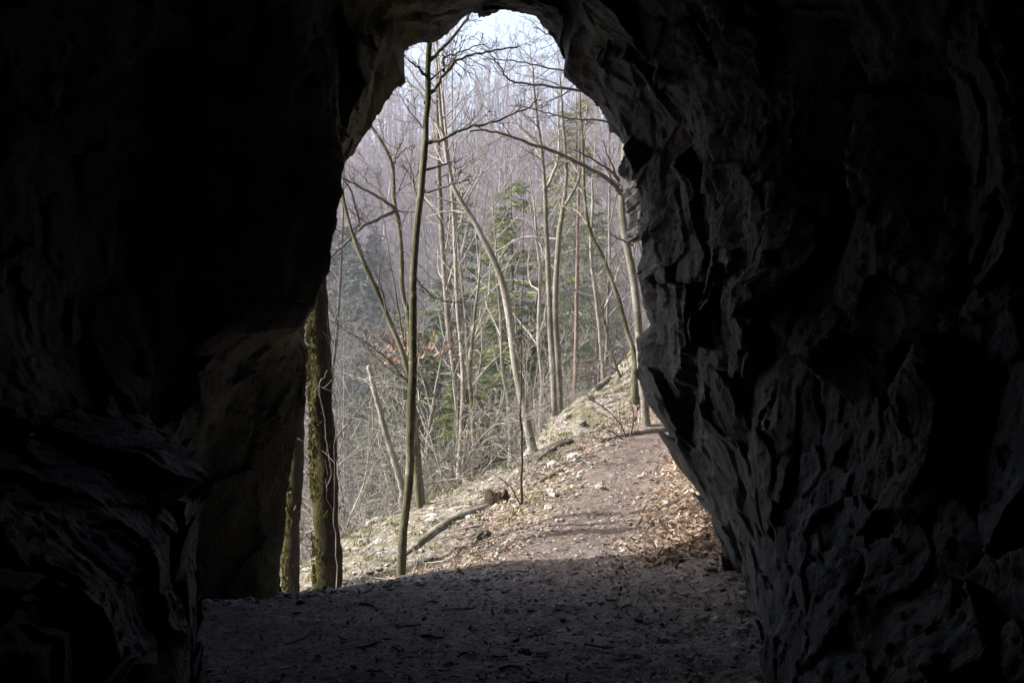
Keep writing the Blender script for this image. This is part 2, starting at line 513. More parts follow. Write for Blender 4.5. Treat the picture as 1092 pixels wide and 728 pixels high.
# ------------------------------------------------------------------ cave
CX, CZ = -0.1, 1.85
RINGS = {   # distance -> outline in photo pixels, clockwise from lower left
    7.2: [(297, 632), (305, 560), (312, 500), (325, 440), (328, 380), (317, 354), (324, 332), (336, 290), (339, 240), (343, 200),
          (359, 176), (375, 155), (405, 120), (432, 85), (430, 52), (470, 37), (500, 15), (540, 7), (571, 13), (591, 42), (601, 65),
          (599, 86), (640, 118), (650, 140), (668, 160), (680, 200), (680, 240), (683, 262), (676, 300), (690, 345), (678, 362), (680, 398), (686, 420), (698, 438),
          (700, 458), (714, 464), (719, 492), (728, 504), (734, 522), (747, 528), (753, 548), (768, 560), (772, 582), (780, 600), (777, 650), (700, 760), (530, 800), (350, 730)],
    6.7: [(215, 650), (222, 560), (232, 500), (248, 440), (272, 385), (324, 349), (335, 330), (352, 290), (358, 240), (361, 200),
          (362, 172), (363, 80), (366, 0), (400, -30), (480, -18), (540, -12), (600, 8), (625, 60), (662, 108), (690, 160), (700, 200),
          (705, 240), (703, 300), (708, 345), (702, 400), (718, 450), (745, 500), (772, 545), (785, 590), (788, 650), (700, 800),
          (530, 830), (330, 780)],
    6.0: [(212, 690), (200, 560), (190, 500), (180, 400), (150, 200), (200, 0), (300, -90), (480, -80), (560, -70), (650, 0), (700, 80),
          (735, 160), (750, 240), (755, 300), (745, 350), (745, 400), (760, 450), (782, 500), (792, 560), (797, 620), (800, 690),
          (700, 860), (530, 880), (300, 850)],
    5.3: [(240, 720), (238, 600), (226, 520), (150, 470), (100, 400), (60, 200), (100, -50), (300, -200), (560, -200), (700, -60),
          (780, 60), (815, 200), (810, 300), (805, 400), (802, 480), (804, 540), (800, 600), (798, 720), (700, 900), (530, 930), (300, 900)],
    4.7: [(222, 760), (218, 650), (200, 560), (140, 490), (60, 450), (0, 300), (-50, 0), (200, -250), (560, -280), (780, -120),
          (880, 60), (905, 200), (905, 320), (885, 420), (855, 520), (825, 600), (800, 680), (796, 780), (700, 960), (530, 980), (300, 950)],
    4.0: [(190, 830), (180, 690), (158, 600), (80, 530), (-50, 450), (-150, 200), (-100, -200), (300, -380), (600, -380), (900, -180),
          (1010, 60), (1030, 250), (1012, 400), (965, 520), (900, 620), (858, 720), (850, 840), (750, 1040), (530, 1080), (300, 1020)],
    3.0: [(90, 930), (40, 700), (-150, 550), (-300, 300), (-250, -200), (200, -500), (700, -500), (1150, -250), (1300, 100),
          (1330, 350), (1200, 560), (1000, 760), (940, 960), (800, 1200), (530, 1240), (250, 1200)],
}
NTH = 1200
# sample angles: denser where the wall is lit and seen (the right-hand side)
th = np.linspace(-math.pi, math.pi, NTH, endpoint=False)


def ring_r(Yr):
    pts = np.array([at(px, py, Yr) for px, py in RINGS[Yr]])
    a = np.arctan2(pts[:, 2] - CZ, pts[:, 0] - CX)
    r = np.hypot(pts[:, 2] - CZ, pts[:, 0] - CX)
    o = np.argsort(a)
    return np.interp(th, a[o], r[o], period=2 * math.pi)


keyY = [-7.2, -6.8, -4.0, 0.0, 1.8] + sorted(RINGS)
keyR = [np.full(NTH, 0.02), np.full(NTH, 1.6), 2.1 + 0.3 * np.sin(2 * th + 1), 2.35 + 0.25 * np.sin(3 * th), 2.3 + 0.2 * np.sin(2 * th)]
keyR += [ring_r(y) for y in sorted(RINGS)]
keyY = np.array(keyY)
keyR = np.array(keyR)
deg = np.degrees(th)


def bumpw(a, b, s):
    return sstep(a - s, a + s, deg) * (1 - sstep(b - s, b + s, deg))


# how far the rim lies from the camera: the roof's left lobe and the right rib stick out further
rim_up = bumpw(98, 152, 13)          # the brown-grey lobe at upper left
YA = 7.2 + 0.6 * rim_up
rowsY = np.concatenate([[-7.2, -7.0, -6.8], np.linspace(-6.5, 2.6, 30), np.linspace(2.75, 7.2, 300)])
PY, PR = [], []
for yv in rowsY:
    j = min(max(np.searchsorted(keyY, yv) - 1, 0), len(keyY) - 2)
    f = (yv - keyY[j]) / (keyY[j + 1] - keyY[j])
    r = keyR[j] * (1 - f) + keyR[j + 1] * f
    yy = np.full(NTH, yv)
    if yv > 6.7:
        g_ = (yv - 6.7) / 0.5
        yy = 6.7 + g_ * (YA - 6.7)
        # keep the seen outline where it is although the rim is further out
        r = r * (1 + (yy / yv - 1))
    PY.append(yy)
    PR.append(r)
rA, yA = PR[-1].copy(), PY[-1].copy()
# the rim turns outwards and becomes the cliff face
wr = bumpw(-75, 27, 5)                 # right, low: cliff follows the path
ws = bumpw(27, 53, 3)                   # right, upper: rib that catches the sun
wl = np.clip(bumpw(120, 181, 15) + (1 - sstep(-160, -120, deg)), 0, 1)   # left: cliff recedes
for s in np.concatenate([np.linspace(0.02, 0.3, 30), np.linspace(0.33, 1, 34)]):
    g1 = 24 * s ** 2.6 + 0.35 * s
    yb = yA + (0.28 - 0.2 * wl) * np.sin(min(s / 0.22, 1) * math.pi / 2) - wl * (0.10 * g1 + (0.5 + 0.9 * rim_up) * float(sstep(0.03, 0.6, np.array(g1))))
    rb = rA + g1
    yr = yA + 0.28 * s + 1.15 * g1
    rr_ = rA + g1
    ys_ = yA + 2.6 * min(s / 0.3, 1) + 0.7 * max(g1 - 1.2, 0)
    rs_ = rA * (1 + 0.27 * min(s / 0.3, 1)) + np.maximum(g1 - 1.2, 0)
    yy = yb * (1 - wr - ws) + yr * wr + ys_ * ws
    rr2 = rb * (1 - wr - ws) + rr_ * wr + rs_ * ws
    PY.append(yy)
    PR.append(rr2)
PY = np.array(PY)
PR = np.array(PR)
nr = len(PY)
ca, sa = np.cos(th)[None, :], np.sin(th)[None, :]
VX, VZ = CX + PR * ca, CZ + PR * sa
P = np.stack([VX.ravel(), PY.ravel(), VZ.ravel()], 1)
# displacement
rside = bumpw(-70, 48, 8)[None, :]
rimw = np.exp(-((PY - np.maximum(yA[None, :], 7.2)) / (0.4 - 0.22 * rside)) ** 2)
rimw = np.maximum(rimw, np.clip(bumpw(150, 181, 6) + 1 - sstep(-175, -165, deg), 0, 1)[None, :] * np.exp(-((PY - 6.8) / 0.5) ** 2)).ravel()
inside = (PY < 7.21).ravel()
big = fbm(P * 0.75, 3, 3)
warp = np.stack([fbm(P * 1.1, 3, 171), fbm(P * 1.1, 3, 172), fbm(P * 1.1, 3, 173)], 1)
flute = ridged(P * np.array([1.6, 1.3, 0.55]) + 0.4 * fbm(P * 1.5, 2, 50)[:, None], 4, 61)
q = P + 0.16 * warp + 0.06 * np.stack([fbm(P * 2.2, 2, 71), fbm(P * 2.2, 2, 72), fbm(P * 2.2, 2, 73)], 1)
f1 = facets(q * np.array([1.9, 1.9, 1.5]), 81, 1.0)
f2 = facets(q * np.array([4.6, 4.6, 3.9]), 91, 0.9)
f3 = facets(q * np.array([11.0, 11.0, 9.0]), 95, 0.9)
f4 = facets(q * np.array([26.0, 26.0, 22.0]), 97, 0.9)
fine = fbm(P * 14, 4, 101, 0.6)
dis = (1 - 0.9 * rimw) * (0.22 * big + 0.045 * (flute - 0.35)) + (1 - 0.75 * rimw) * (0.16 * f1) + 0.042 * f2 * (1 - 0.4 * rimw) + 0.013 * f3 + 0.005 * f4 + 0.014 * fine
far_ = np.clip((PR.ravel() - 4) / 6, 0, 1)
dis = dis * (1 + 2.5 * far_)
curt = (np.clip(bumpw(134, 181, 5) + 1 - sstep(-175, -165, deg), 0, 1)[None, :] * np.exp(-((PY - 7.05) / 0.55) ** 2)).ravel()
dis = (dis + 0.05 * (1 - rimw) * inside) * (1 - 0.75 * curt)
VX = VX + (dis.reshape(PR.shape)) * ca
VZ = VZ + (dis.reshape(PR.shape)) * sa
# outside, roughen along the view axis too
dY = np.where(inside, 0.0, (0.25 * far_ + 0.05) * (fbm(P * 0.9, 4, 111) + 0.4 * f1))
VY = PY + dY.reshape(PY.shape)
rowi = np.arange(nr - 1)[:, None] * NTH
colj = np.arange(NTH)[None, :]
cq = np.stack([rowi + colj, rowi + NTH + colj, rowi + NTH + (colj + 1) % NTH, rowi + (colj + 1) % NTH], -1).reshape(-1, 4)
cv = np.stack([VX.ravel(), VY.ravel(), VZ.ravel()], 1)
moss_shade_w = (sstep(6.2, 6.9, cv[:, 1]) * (cv[:, 0] < -0.7)).astype(float) * 0.8 + 0.15 * far_  # moss set thick and dark on the left rock to deepen its shade
cave = mesh_np('cave_rock', cv, cq, M['rock'], attrs={'moss': ('POINT', moss_shade_w)}, smooth=True)
tag(cave, kind='structure')


# ------------------------------------------------------------------ stones
def rock_mesh(seed, n=14, sx=1, sy=1, sz=1, rough=0.35):
    """a closed angular stone (cube-sphere), unit size"""
    V, Q = [], []
    lin = np.tan(np.linspace(-math.pi / 4, math.pi / 4, n))
    a, b = np.meshgrid(lin, lin)
    base = 0
    for ax in range(3):
        for sgn in (-1, 1):
            v = np.zeros((n * n, 3))
            v[:, ax] = sgn
            v[:, (ax + 1) % 3] = a.ravel()
            v[:, (ax + 2) % 3] = b.ravel()
            v /= np.linalg.norm(v, axis=1)[:, None]
            i = (np.arange(n - 1)[:, None] * n + np.arange(n - 1)[None, :]).ravel()
            qd = np.stack([i, i + 1, i + n + 1, i + n], 1)
            if sgn < 0:
                qd = qd[:, ::-1]
            V.append(v)
            Q.append(qd + base)
            base += n * n
    v = np.concatenate(V)
    r = 1 + rough * facets(v * 1.3 + seed * 3.7, seed, 0.9) + 0.12 * fbm(v * 3 + seed, 3, seed)
    return v * r[:, None] * np.array([sx, sy, sz]), np.concatenate(Q)


rng = np.random.default_rng(7)


def rotz(v, a):
    c, s = math.cos(a), math.sin(a)
    return v @ np.array([[c, s, 0], [-s, c, 0], [0, 0, 1]])


def scatter_stones(name, pts, sizes, mat, label_rnd, protos):
    V, Q, A, base = [], [], [], 0
    for (x, y), s, a in zip(pts, sizes, label_rnd):
        pv, pq = protos[rng.integers(len(protos))]
        v = rotz(pv, rng.uniform(0, 6.28)) * s * rng.uniform(0.7, 1.3, 3)
        v = v + np.array([x, y, gz(x, y) + s * 0.1])
        V.append(v)
        Q.append(pq + base)
        A.append(np.full(len(v), a))
        base += len(v)
    o = mesh_np(name, np.concatenate(V), np.concatenate(Q), mat, attrs={'rnd': ('POINT', np.concatenate(A))}, smooth=False)
    tag(o, kind='stuff')
    return o


small = [rock_mesh(200 + k, 4, 1, 0.8, 0.5, 0.4) for k in range(8)]
# rubble on the slope
pts, sizes = [], []
while len(pts) < 2600:
    y = rng.uniform(7.9, 17.5)
    u = -rng.uniform(0.35, 4.4) if rng.random() < 0.93 else rng.uniform(0.5, 1.4)
    x = float(np.interp(y, YK, XPK)) + u
    if x < -3.2:
        continue
    pts.append((x, y))
    sizes.append(0.012 + 0.026 * rng.random() ** 2 + (0.05 * rng.random() if rng.random() < 0.05 else 0))
scatter_stones('slope_gravel', pts, sizes, M['stone'], rng.random(len(pts)) ** 0.7, small)
# pebbles and chips on the cave floor and the path
pts, sizes = [], []
while len(pts) < 5200:
    y = 3.9 + 9 * rng.random() ** 1.7
    x = float(np.interp(y, YK, XPK)) * (0 if y < 6.5 else 1) + rng.normal(0, 0.9 if y < 7.5 else 0.35)
    if abs(x) > 2.3 and y < 7.5:
        continue
    pts.append((x, y))
    sizes.append(0.0045 + 0.012 * rng.random() ** 3 + (0.018 * rng.random() if rng.random() < 0.02 else 0))
scatter_stones('floor_gravel', pts, sizes, M['pebble'], rng.random(len(pts)), small)
# broken stone along the lip of the floor
pts = [(rng.uniform(-2.3, -0.1), 6.75 + rng.normal(0, 0.22)) for k in range(260)] + [(1.25 + 0.12 * (yy - 5) + rng.normal(0, 0.1), yy) for yy in rng.uniform(4.4, 7.4, 120)]
scatter_stones('lip_rubble', pts, 0.008 + 0.035 * rng.random(len(pts)) ** 2.5, M['pebble'], rng.random(len(pts)), small)

# single stones one can point at
SINGLE = [
    (302, 624, 7.0, 0.045, 'small pale stone at foot of mossy trunk beside the left rock', 0.8),
    (612, 492, 12.2, 0.09, 'whitish limestone block on slope left of the path', 0.95),
    (590, 503, 12.0, 0.07, 'pale stone above the dark broken stump', 0.9),
    (512, 585, 9.2, 0.085, 'moss-topped stone on slope below the fallen log', 0.1),
    (640, 520, 10.2, 0.05, 'grey stone at left edge of the sunlit path', 0.6),
    (403, 548, 12.2, 0.13, 'pale rock on the lower left edge of the slope', 0.8),
    (601, 487, 13.0, 0.1, 'dark hollow rock on slope under the leaning tree', 0.12),
    (560, 690, 5.15, 0.028, 'small dark stone on the trodden cave floor', 0.25),
]
for k, (px, py, yy, s, lab, a) in enumerate(SINGLE):
    x = (px - 546) / F * yy
    pv, pq = rock_mesh(300 + k, 10, 1.2, 1.0, 0.75, 0.3)
    o = mesh_np('stone', pv * s, pq, M['stone'] if a > 0.3 else M['stone'], attrs={'rnd': ('POINT', np.full(len(pv), a))}, smooth=False,
                loc=(x, yy, gz(x, yy) + s * 0.3))
    o.rotation_euler.z = k * 1.3
    tag(o, lab, 'stone')


# ------------------------------------------------------------------ leaves, twigs and grass on the ground
def leaf_batch(centers, sizes, normals_tilt, rnd, mat, name, parent=None, kind='stuff', curl=0.9):
    n = len(centers)
    u = np.array([-1, 0, 1.0])
    gx_, gy_ = np.meshgrid(u, u)
    gx_, gy_ = gx_.ravel(), gy_.ravel()
    wid = np.where(gy_ == 0, 0.62, np.where(gy_ < 0, 0.38, 0.18))
    ang = rng.uniform(0, 6.28, n)
    tilt = rng.normal(0, normals_tilt, (n, 2))
    cu = rng.normal(0, curl, n)
    lx = gx_[None, :] * wid[None, :] * sizes[:, None]
    ly = gy_[None, :] * sizes[:, None]
    lz = cu[:, None] * (gx_ ** 2 * 0.5 + gy_ ** 2 * 0.35)[None, :] * sizes[:, None] * 0.6
    c, s = np.cos(ang)[:, None], np.sin(ang)[:, None]
    X_ = lx * c - ly * s
    Y_ = lx * s + ly * c
    Z_ = lz + X_ * tilt[:, :1] + Y_ * tilt[:, 1:]
    V = np.stack([X_, Y_, Z_], -1) + centers[:, None, :]
    f = np.array([[0, 1, 4, 3], [1, 2, 5, 4], [3, 4, 7, 6], [4, 5, 8, 7]])
    Q = (f[None] + (np.arange(n) * 9)[:, None, None]).reshape(-1, 4)
    o = mesh_np(name, V.reshape(-1, 3), Q, mat, parent, attrs={'rnd': ('POINT', np.repeat(rnd, 9))})
    if kind:
        tag(o, kind=kind)
    return o


def gpts(n, ylo, yhi, ulo, uhi, pw=1.0):
    y = ylo + (yhi - ylo) * rng.random(n) ** pw
    u = rng.uniform(ulo, uhi, n)
    x = np.interp(y, YK, XPK) + u
    return x, y


XL, YL, SL, RL = [], [], [], []
for n, a in ((17000, (7.0, 13.5, 0.1, 2.0, 1.2)), (1100, (6.9, 14, -0.5, 0.5)), (6000, (7.3, 16.8, -1.5, -0.35)), (2600, (8.5, 17.5, -4.3, -1.2)), (4500, (14.5, 18.8, -2.6, 1.5))):
    x, y = gpts(n, *a)
    uu = x - np.interp(y, YK, XPK)
    kp = (rng.random(n) < sstep(0.2, 0.75, uu)) | (rng.random(n) < sstep(0.35, 0.9, -uu)) | (rng.random(n) < 0.06)
    x, y = x[kp], y[kp]
    n = len(x)
    XL.append(x)
    YL.append(y)
    SL.append((0.007 + 0.024 * rng.random(n) ** 1.7) * (1.0 if a[2] > 0 else 0.75))
    r = np.clip(rng.beta(2.2, 1.8, n) + (0.0 if a[2] > 0 else 0.2), 0, 1)
    RL.append(r)
NF = 4200
x, y = rng.normal(0.1, 1.1, NF), 3.9 + 3.6 * rng.random(NF)
x = np.where(rng.random(NF) < 0.35, rng.uniform(0.6, 1.7, NF), x)
XL.append(x); YL.append(y); SL.append(0.004 + 0.013 * rng.random(NF) ** 2); RL.append(rng.random(NF))
XL, YL, SL, RL = map(np.concatenate, (XL, YL, SL, RL))
ZL = ground_h(XL, YL) + SL * 0.35 + rng.random(len(XL)) * 0.012
leaf_batch(np.stack([XL, YL, ZL], 1), SL, 0.5, RL, M['leaf'], 'fallen_leaves')

# short sticks lying about
ch = []
for k in range(900):
    y = 4.2 + 12 * rng.random() ** 1.4
    u = rng.uniform(-3.8, 1.0) if y > 7.6 else rng.uniform(-2, 1.0)
    if (y > 7.6 and abs(u) < 0.5) or (y < 7.6 and rng.random() < 0.65):
        continue
    x = float(np.interp(y, YK, XPK)) + u
    L = rng.uniform(0.05, 0.5) * (1 if y > 7.6 else 0.35)
    a = rng.uniform(0, 6.28)
    n = 4
    px_ = x + np.linspace(-0.5, 0.5, n) * L * math.cos(a) + rng.normal(0, 0.01, n)
    py_ = y + np.linspace(-0.5, 0.5, n) * L * math.sin(a) + rng.normal(0, 0.01, n)
    pz_ = ground_h(px_, py_) + (0.02 if y > 7.6 else 0.006)
    ch.append((np.stack([px_, py_, pz_], 1), np.linspace(1, 0.5, n) * rng.uniform(0.003, 0.009), 4))
v, q_ = tubes(ch)
tag(mesh_np('stick_litter', v, q_, M['twig_pale']), kind='stuff')

# grass and moss tufts on the slope
V, Q, A = [], [], []
nb = 0
for k in range(330):
    y = rng.uniform(8.2, 16.5)
    u = -rng.uniform(0.7, 4.2)
    x = float(np.interp(y, YK, XPK)) + u
    z0 = gz(x, y)
    for j in range(40):
        bx, by = x + rng.normal(0, 0.06), y + rng.normal(0, 0.06)
        hgt = rng.uniform(0.012, 0.045)
        a = rng.uniform(0, 6.28)
        lean = rng.uniform(0.2, 1.2) * hgt
        w = 0.006
        d = np.array([math.cos(a), math.sin(a), 0])
        sdir = np.array([-d[1], d[0], 0]) * w
        p = np.array([bx, by, z0 - 0.01])
        mid = p + d * lean * 0.4 + np.array([0, 0, hgt * 0.7])
        top = p + d * lean + np.array([0, 0, hgt])
        V += [p - sdir, p + sdir, mid + sdir * 0.8, mid - sdir * 0.8, top + sdir * 0.1, top - sdir * 0.1]
        Q += [[nb, nb + 1, nb + 2, nb + 3], [nb + 3, nb + 2, nb + 4, nb + 5]]
        A += [rng.random()] * 6
        nb += 6
tag(mesh_np('grass', np.array(V), Q, M['grass'], attrs={'rnd': ('POINT', np.array(A))}), kind='stuff')


# ------------------------------------------------------------------ trees
def nrmz(v):
    return v / (np.linalg.norm(v) + 1e-9)


def wander(p, d, L, n, wob, up, rg):
    pts = [np.array(p, float)]
    d = nrmz(np.array(d, float))
    for k in range(n - 1):
        d = nrmz(d + rg.normal(0, wob, 3) + np.array([0, 0, up]))
        pts.append(pts[-1] + d * L / (n - 1))
    return np.array(pts)


def sub_branches(chain_pts, chain_rad, num, lenf, rg, level, maxlevel, out, start=0.25, ang=(0.6, 1.1), up=0.05, rmin=0.004, kids=(6, 5), sides=3, wob=0.14):
    n = len(chain_pts)
    tot = np.linalg.norm(np.diff(chain_pts, axis=0), axis=1).sum()
    for k in range(num):
        t = start + (1 - start) * (k + rg.random()) / num
        t = min(t, 0.985)
        f = t * (n - 1)
        i = int(f)
        p = chain_pts[i] * (1 - f + i) + chain_pts[min(i + 1, n - 1)] * (f - i)
        tan = nrmz(chain_pts[min(i + 1, n - 1)] - chain_pts[max(i - (i == n - 1), 0)])
        r0 = np.interp(f, np.arange(n), chain_rad)
        perp = nrmz(np.cross(tan, rg.normal(0, 1, 3)))
        a = rg.uniform(*ang)
        d = tan * math.cos(a) + perp * math.sin(a)
        L = tot * lenf * (1.15 - 0.7 * t) * rg.uniform(0.6, 1.25)
        rb = max(min(r0 * 0.6, L * 0.016), rmin)
        m = 5 if level == 1 else (4 if level == 2 else 3)
        bp = wander(p, d, L, m, wob, up, rg)
        br = np.linspace(rb, max(rb * 0.35, rmin * 0.7), m)
        out.append((bp, br, max(sides, 4) if level == 1 else sides))
        if level < maxlevel:
            sub_branches(bp, br, kids[min(level - 1, len(kids) - 1)], 0.5, rg, level + 1, maxlevel, out, 0.25, ang, up * 0.6, rmin, kids, sides, wob)


def proto_tree(seed, H, r0, lean=0.04, nl=16, kids=(5, 5), maxlevel=3, rmin=0.006, start=0.35, lenf=0.27, ts=8):
    rg = np.random.default_rng(seed)
    n = 14
    d = np.array([rg.normal(0, lean), rg.normal(0, lean), 1])
    tp = wander((0, 0, -0.3), d, H + 0.3, n, 0.035, 0.03, rg)
    tr = r0 * (1 - np.linspace(0, 1, n) ** 1.2 * 0.9)
    tr[0] *= 1.25
    br = []
    sub_branches(tp, tr, nl, lenf, rg, 1, maxlevel, br, start, (0.5, 1.0), 0.08, rmin, kids)
    return [(tp, tr, ts)], br


def make_tree(name, loc, trunk_chains, crown_chains, bark, twig):
    root = empty(name, loc)
    v, q = tubes(trunk_chains)
    mesh_np('trunk', v, q, bark, root)
    v, q = tubes(crown_chains)
    mesh_np('crown', v, q, twig, root)
    return root


def copy_tree(o):
    c = o.copy()
    COL.objects.link(c)
    for chd in [h for h in COL.objects if h.parent == o]:
        d = chd.copy()
        COL.objects.link(d)
        d.parent = c
    return c


# --- the trees one can point at, from their outlines
def traced_tree(name, label, cat, Yd, trunk, w0, w1, branches=(), bark='bark_grey', twig='twig', twigs=24, tl=0.16, seed=1, depthdrift=0.0, bumpy=0.22,
                start=0.35, extra_top=(2.2, 0, 0), kids=(4, 4), level=2, rmin=0.0035, sides=12, n=44, basez=None, flare=1.25):
    rg = np.random.default_rng(seed)
    pts = [at(px, py, Yd + depthdrift * k / max(len(trunk) - 1, 1)) for k, (px, py) in enumerate(trunk)]
    base = pts[0].copy()
    zg = gz(base[0], base[1])
    b0 = base.copy()
    b0[2] = min(zg, base[2]) - 0.12
    pts = [b0] + pts if base[2] - b0[2] > 0.05 else pts
    rad = np.linspace(w0, w1, len(pts)) / 2 * Yd / F
    k0 = min(0.16 / max(np.linalg.norm(pts[1] - pts[0]), 0.2), 0.4) if base[2] - b0[2] <= 0.05 else 0.0
    pts.insert(1, pts[0] + (pts[1] - pts[0]) * (k0 if k0 else 0.7))
    rad = np.insert(rad, 1, rad[0] * 1.18)
    rad[0] *= flare * 1.35
    if extra_top:
        L, dx, dy = extra_top
        t = nrmz(pts[-1] - pts[-2] + np.array([dx, dy, 0]))
        for k in range(1, 5):
            pts.append(pts[-1] + t * L / 4 + rg.normal(0, 0.03 * L / 4, 3))
            rad = np.append(rad, rad[-1] * 0.62)
    tp, tr = resample(pts, rad, n)
    tp[2:-1] += rg.normal(0, 0.0035, (n - 3, 3))
    loc = np.array([base[0], base[1], zg])
    tch = [(tp - loc, tr, sides, (bumpy, 7.0, seed))]
    br = []
    for b in branches:
        w = b[0]
        dz = b[1]
        bp = [at(px, py, Yd + depthdrift * 0.5 + dz * k / (len(b[2]) - 1)) for k, (px, py) in enumerate(b[2])]
        rr = np.linspace(w, max(w * 0.3, 1.0), len(bp)) / 2 * Yd / F
        bp, rr = resample(bp, rr, 5 * len(bp))
        bp = bp + rg.normal(0, 0.006, bp.shape)
        bp[0] -= rg.normal(0, 0.0, 3)
        bp = bp - loc
        br.append((bp, rr, 6))
        sub_branches(bp, rr, b[3] if len(b) > 3 else 8, 0.3, rg, 2, 3, br, 0.3, (0.4, 0.9), 0.04, rmin, (4, 4))
    if twigs:
        sub_branches(tp - loc, tr, twigs, tl, rg, 1, 1 + level, br, start, (0.6, 1.2), 0.07, rmin, kids)
    root = make_tree(name, loc, tch, br, M[bark], M[twig])
    tag(root, label, cat)
    return root


# slender tree in front, right of the mossy trunk
traced_tree('slender_tree', 'tall slender greenish tree at the edge of the cave floor', 'tree', 8.6,
            [(428, 618), (431, 560), (437, 500), (438, 450), (440, 400), (440, 340), (441, 290), (445, 240), (450, 190), (454, 140), (456, 100), (457, 60), (460, 15)],
            10, 5.5, [
                (4, -0.2, [(453, 80), (446, 73), (430, 59)], 2),
                (4, 0.3, [(454, 110), (446, 97), (432, 86)], 2),
                (5, 0.4, [(458, 66), (475, 48), (497, 22), (510, 0)], 6),
                (5, 0.5, [(458, 103), (466, 90), (475, 77), (495, 61), (525, 54), (556, 49)], 12),
                (3, 0.2, [(474, 78), (472, 62), (478, 60), (500, 52), (520, 45)], 6),
                (4.5, -0.3, [(456, 153), (475, 147), (492, 139), (525, 130), (558, 117), (577, 106)], 12),
                (3, 0.3, [(455, 181), (475, 175), (492, 171)], 6),
                (3.5, -0.4, [(454, 205), (478, 198), (500, 192)], 6),
                (3, 0.4, [(447, 215), (441, 200), (440, 185), (430, 165), (410, 150)], 8),
                (2.5, 0.2, [(444, 240), (440, 260), (446, 300), (470, 320), (500, 322)], 4),
            ], 'bark_slim', 'twig', 8, 0.1, 11, start=0.6, extra_top=(2.5, 0, 0.1))

# the tree at the right rim whose branches hang across the opening
traced_tree('arching_tree', 'slim tree beside the right rock wall with long branches arching left', 'tree', 14.2,
            [(690, 459), (687, 430), (683, 385), (680, 340), (676, 300), (669, 265), (665, 235), (663, 205), (665, 180), (667, 150), (671, 100), (676, 30)],
            9, 7, [
                (6, -0.8, [(663, 208), (655, 197), (640, 186), (600, 166), (560, 151), (527, 141), (500, 139)], 14),
                (4, -0.5, [(664, 195), (655, 186), (645, 178), (632, 170), (611, 159)], 8),
                (4, -1.2, [(672, 112), (645, 101), (613, 96), (580, 91), (546, 87), (534, 73), (522, 56)], 12),
                (3, -1.2, [(674, 85), (640, 80), (597, 75), (560, 67), (515, 63)], 10),
                (3, -0.6, [(668, 140), (643, 129), (610, 127), (585, 121), (550, 112)], 10),
                (2.5, -0.4, [(661, 200), (656, 185), (648, 165), (643, 150)], 4),
                (3, -0.2, [(675, 262), (664, 256), (649, 249)], 0),
                (3, -1.5, [(676, 40), (640, 50), (600, 42), (570, 30)], 10),
            ], 'bark_grey', 'twig', 6, 0.08, 12, start=0.5)

traced_tree('leaning_tree', 'pale tree leaning left with curved trunk on the slope crest', 'tree', 14.6,
            [(567, 476), (560, 440), (552, 400), (546, 360), (540, 320), (530, 285), (518, 260), (505, 235), (492, 215), (482, 195), (476, 165), (470, 120)],
            11, 3.5, [
                (4, 0.8, [(492, 213), (488, 205), (484, 180), (486, 150)], 8),
                (3, 0.4, [(500, 228), (478, 225), (455, 232)], 6),
            ], 'bark_pale', 'twig_pale', 18, 0.16, 13, start=0.55)

traced_tree('forked_trunk_tree', 'left one of two close grey trees growing above the path', 'tree', 16.0,
            [(592, 438), (587, 354), (585, 300), (583, 250), (581, 200), (578, 165), (572, 120), (569, 85)], 8, 2,
            [(4, 0.6, [(581, 205), (592, 180), (596, 150), (594, 100)], 10), (3, 0.4, [(578, 170), (566, 150), (556, 140)], 6)],
            'bark_grey', 'twig_pale', 18, 0.14, 14, start=0.4, extra_top=(0.8, 0, 0))
traced_tree('forked_trunk_tree', 'right one of two close grey trees, thicker and curved', 'tree', 16.3,
            [(597, 442), (594, 373), (592, 315), (596, 255), (602, 210), (604, 180), (600, 130), (598, 95)], 9, 2.2,
            [(3, 0.4, [(594, 290), (580, 270), (570, 245), (562, 205)], 8), (4, -0.5, [(600, 222), (616, 195), (622, 160), (626, 110)], 10),
             (3, 0.6, [(596, 256), (560, 253), (530, 268)], 5)],
            'bark_grey', 'twig_pale', 18, 0.14, 15, start=0.4, extra_top=(0.8, 0, 0))
traced_tree('thin_leaning_tree', 'thin dark tree leaning left just beside the right rock', 'tree', 15.2,
            [(677, 380), (669, 354), (658, 315), (644, 277), (629, 246), (623, 204), (621, 150)], 6, 3,
            [(2.5, 0.3, [(627, 240), (615, 225), (600, 220)], 5)], 'bark_slim', 'twig_pale', 14, 0.13, 16, start=0.35)
traced_tree('red_trunk_tree', 'thin straight tree with reddish trunk behind the knoll', 'tree', 21.0,
            [(613, 420), (614, 380), (615, 310), (616, 250), (617, 180)], 5, 3, [], 'bark_red', 'twig_pale', 14, 0.12, 17, start=0.5)
traced_tree('bent_tree', 'grey tree bending left behind the slender front tree', 'tree', 11.6,
            [(449, 558), (444, 499), (440, 440), (436, 404), (427, 369), (404, 315), (385, 273), (372, 235), (362, 190)], 9, 3,
            [(2.5, 0.3, [(404, 315), (392, 285), (378, 255), (350, 240)], 8), (2.5, -0.4, [(437, 410), (420, 390), (400, 372), (350, 340)], 9)],
            'bark_slim', 'twig', 14, 0.12, 18, start=0.4)
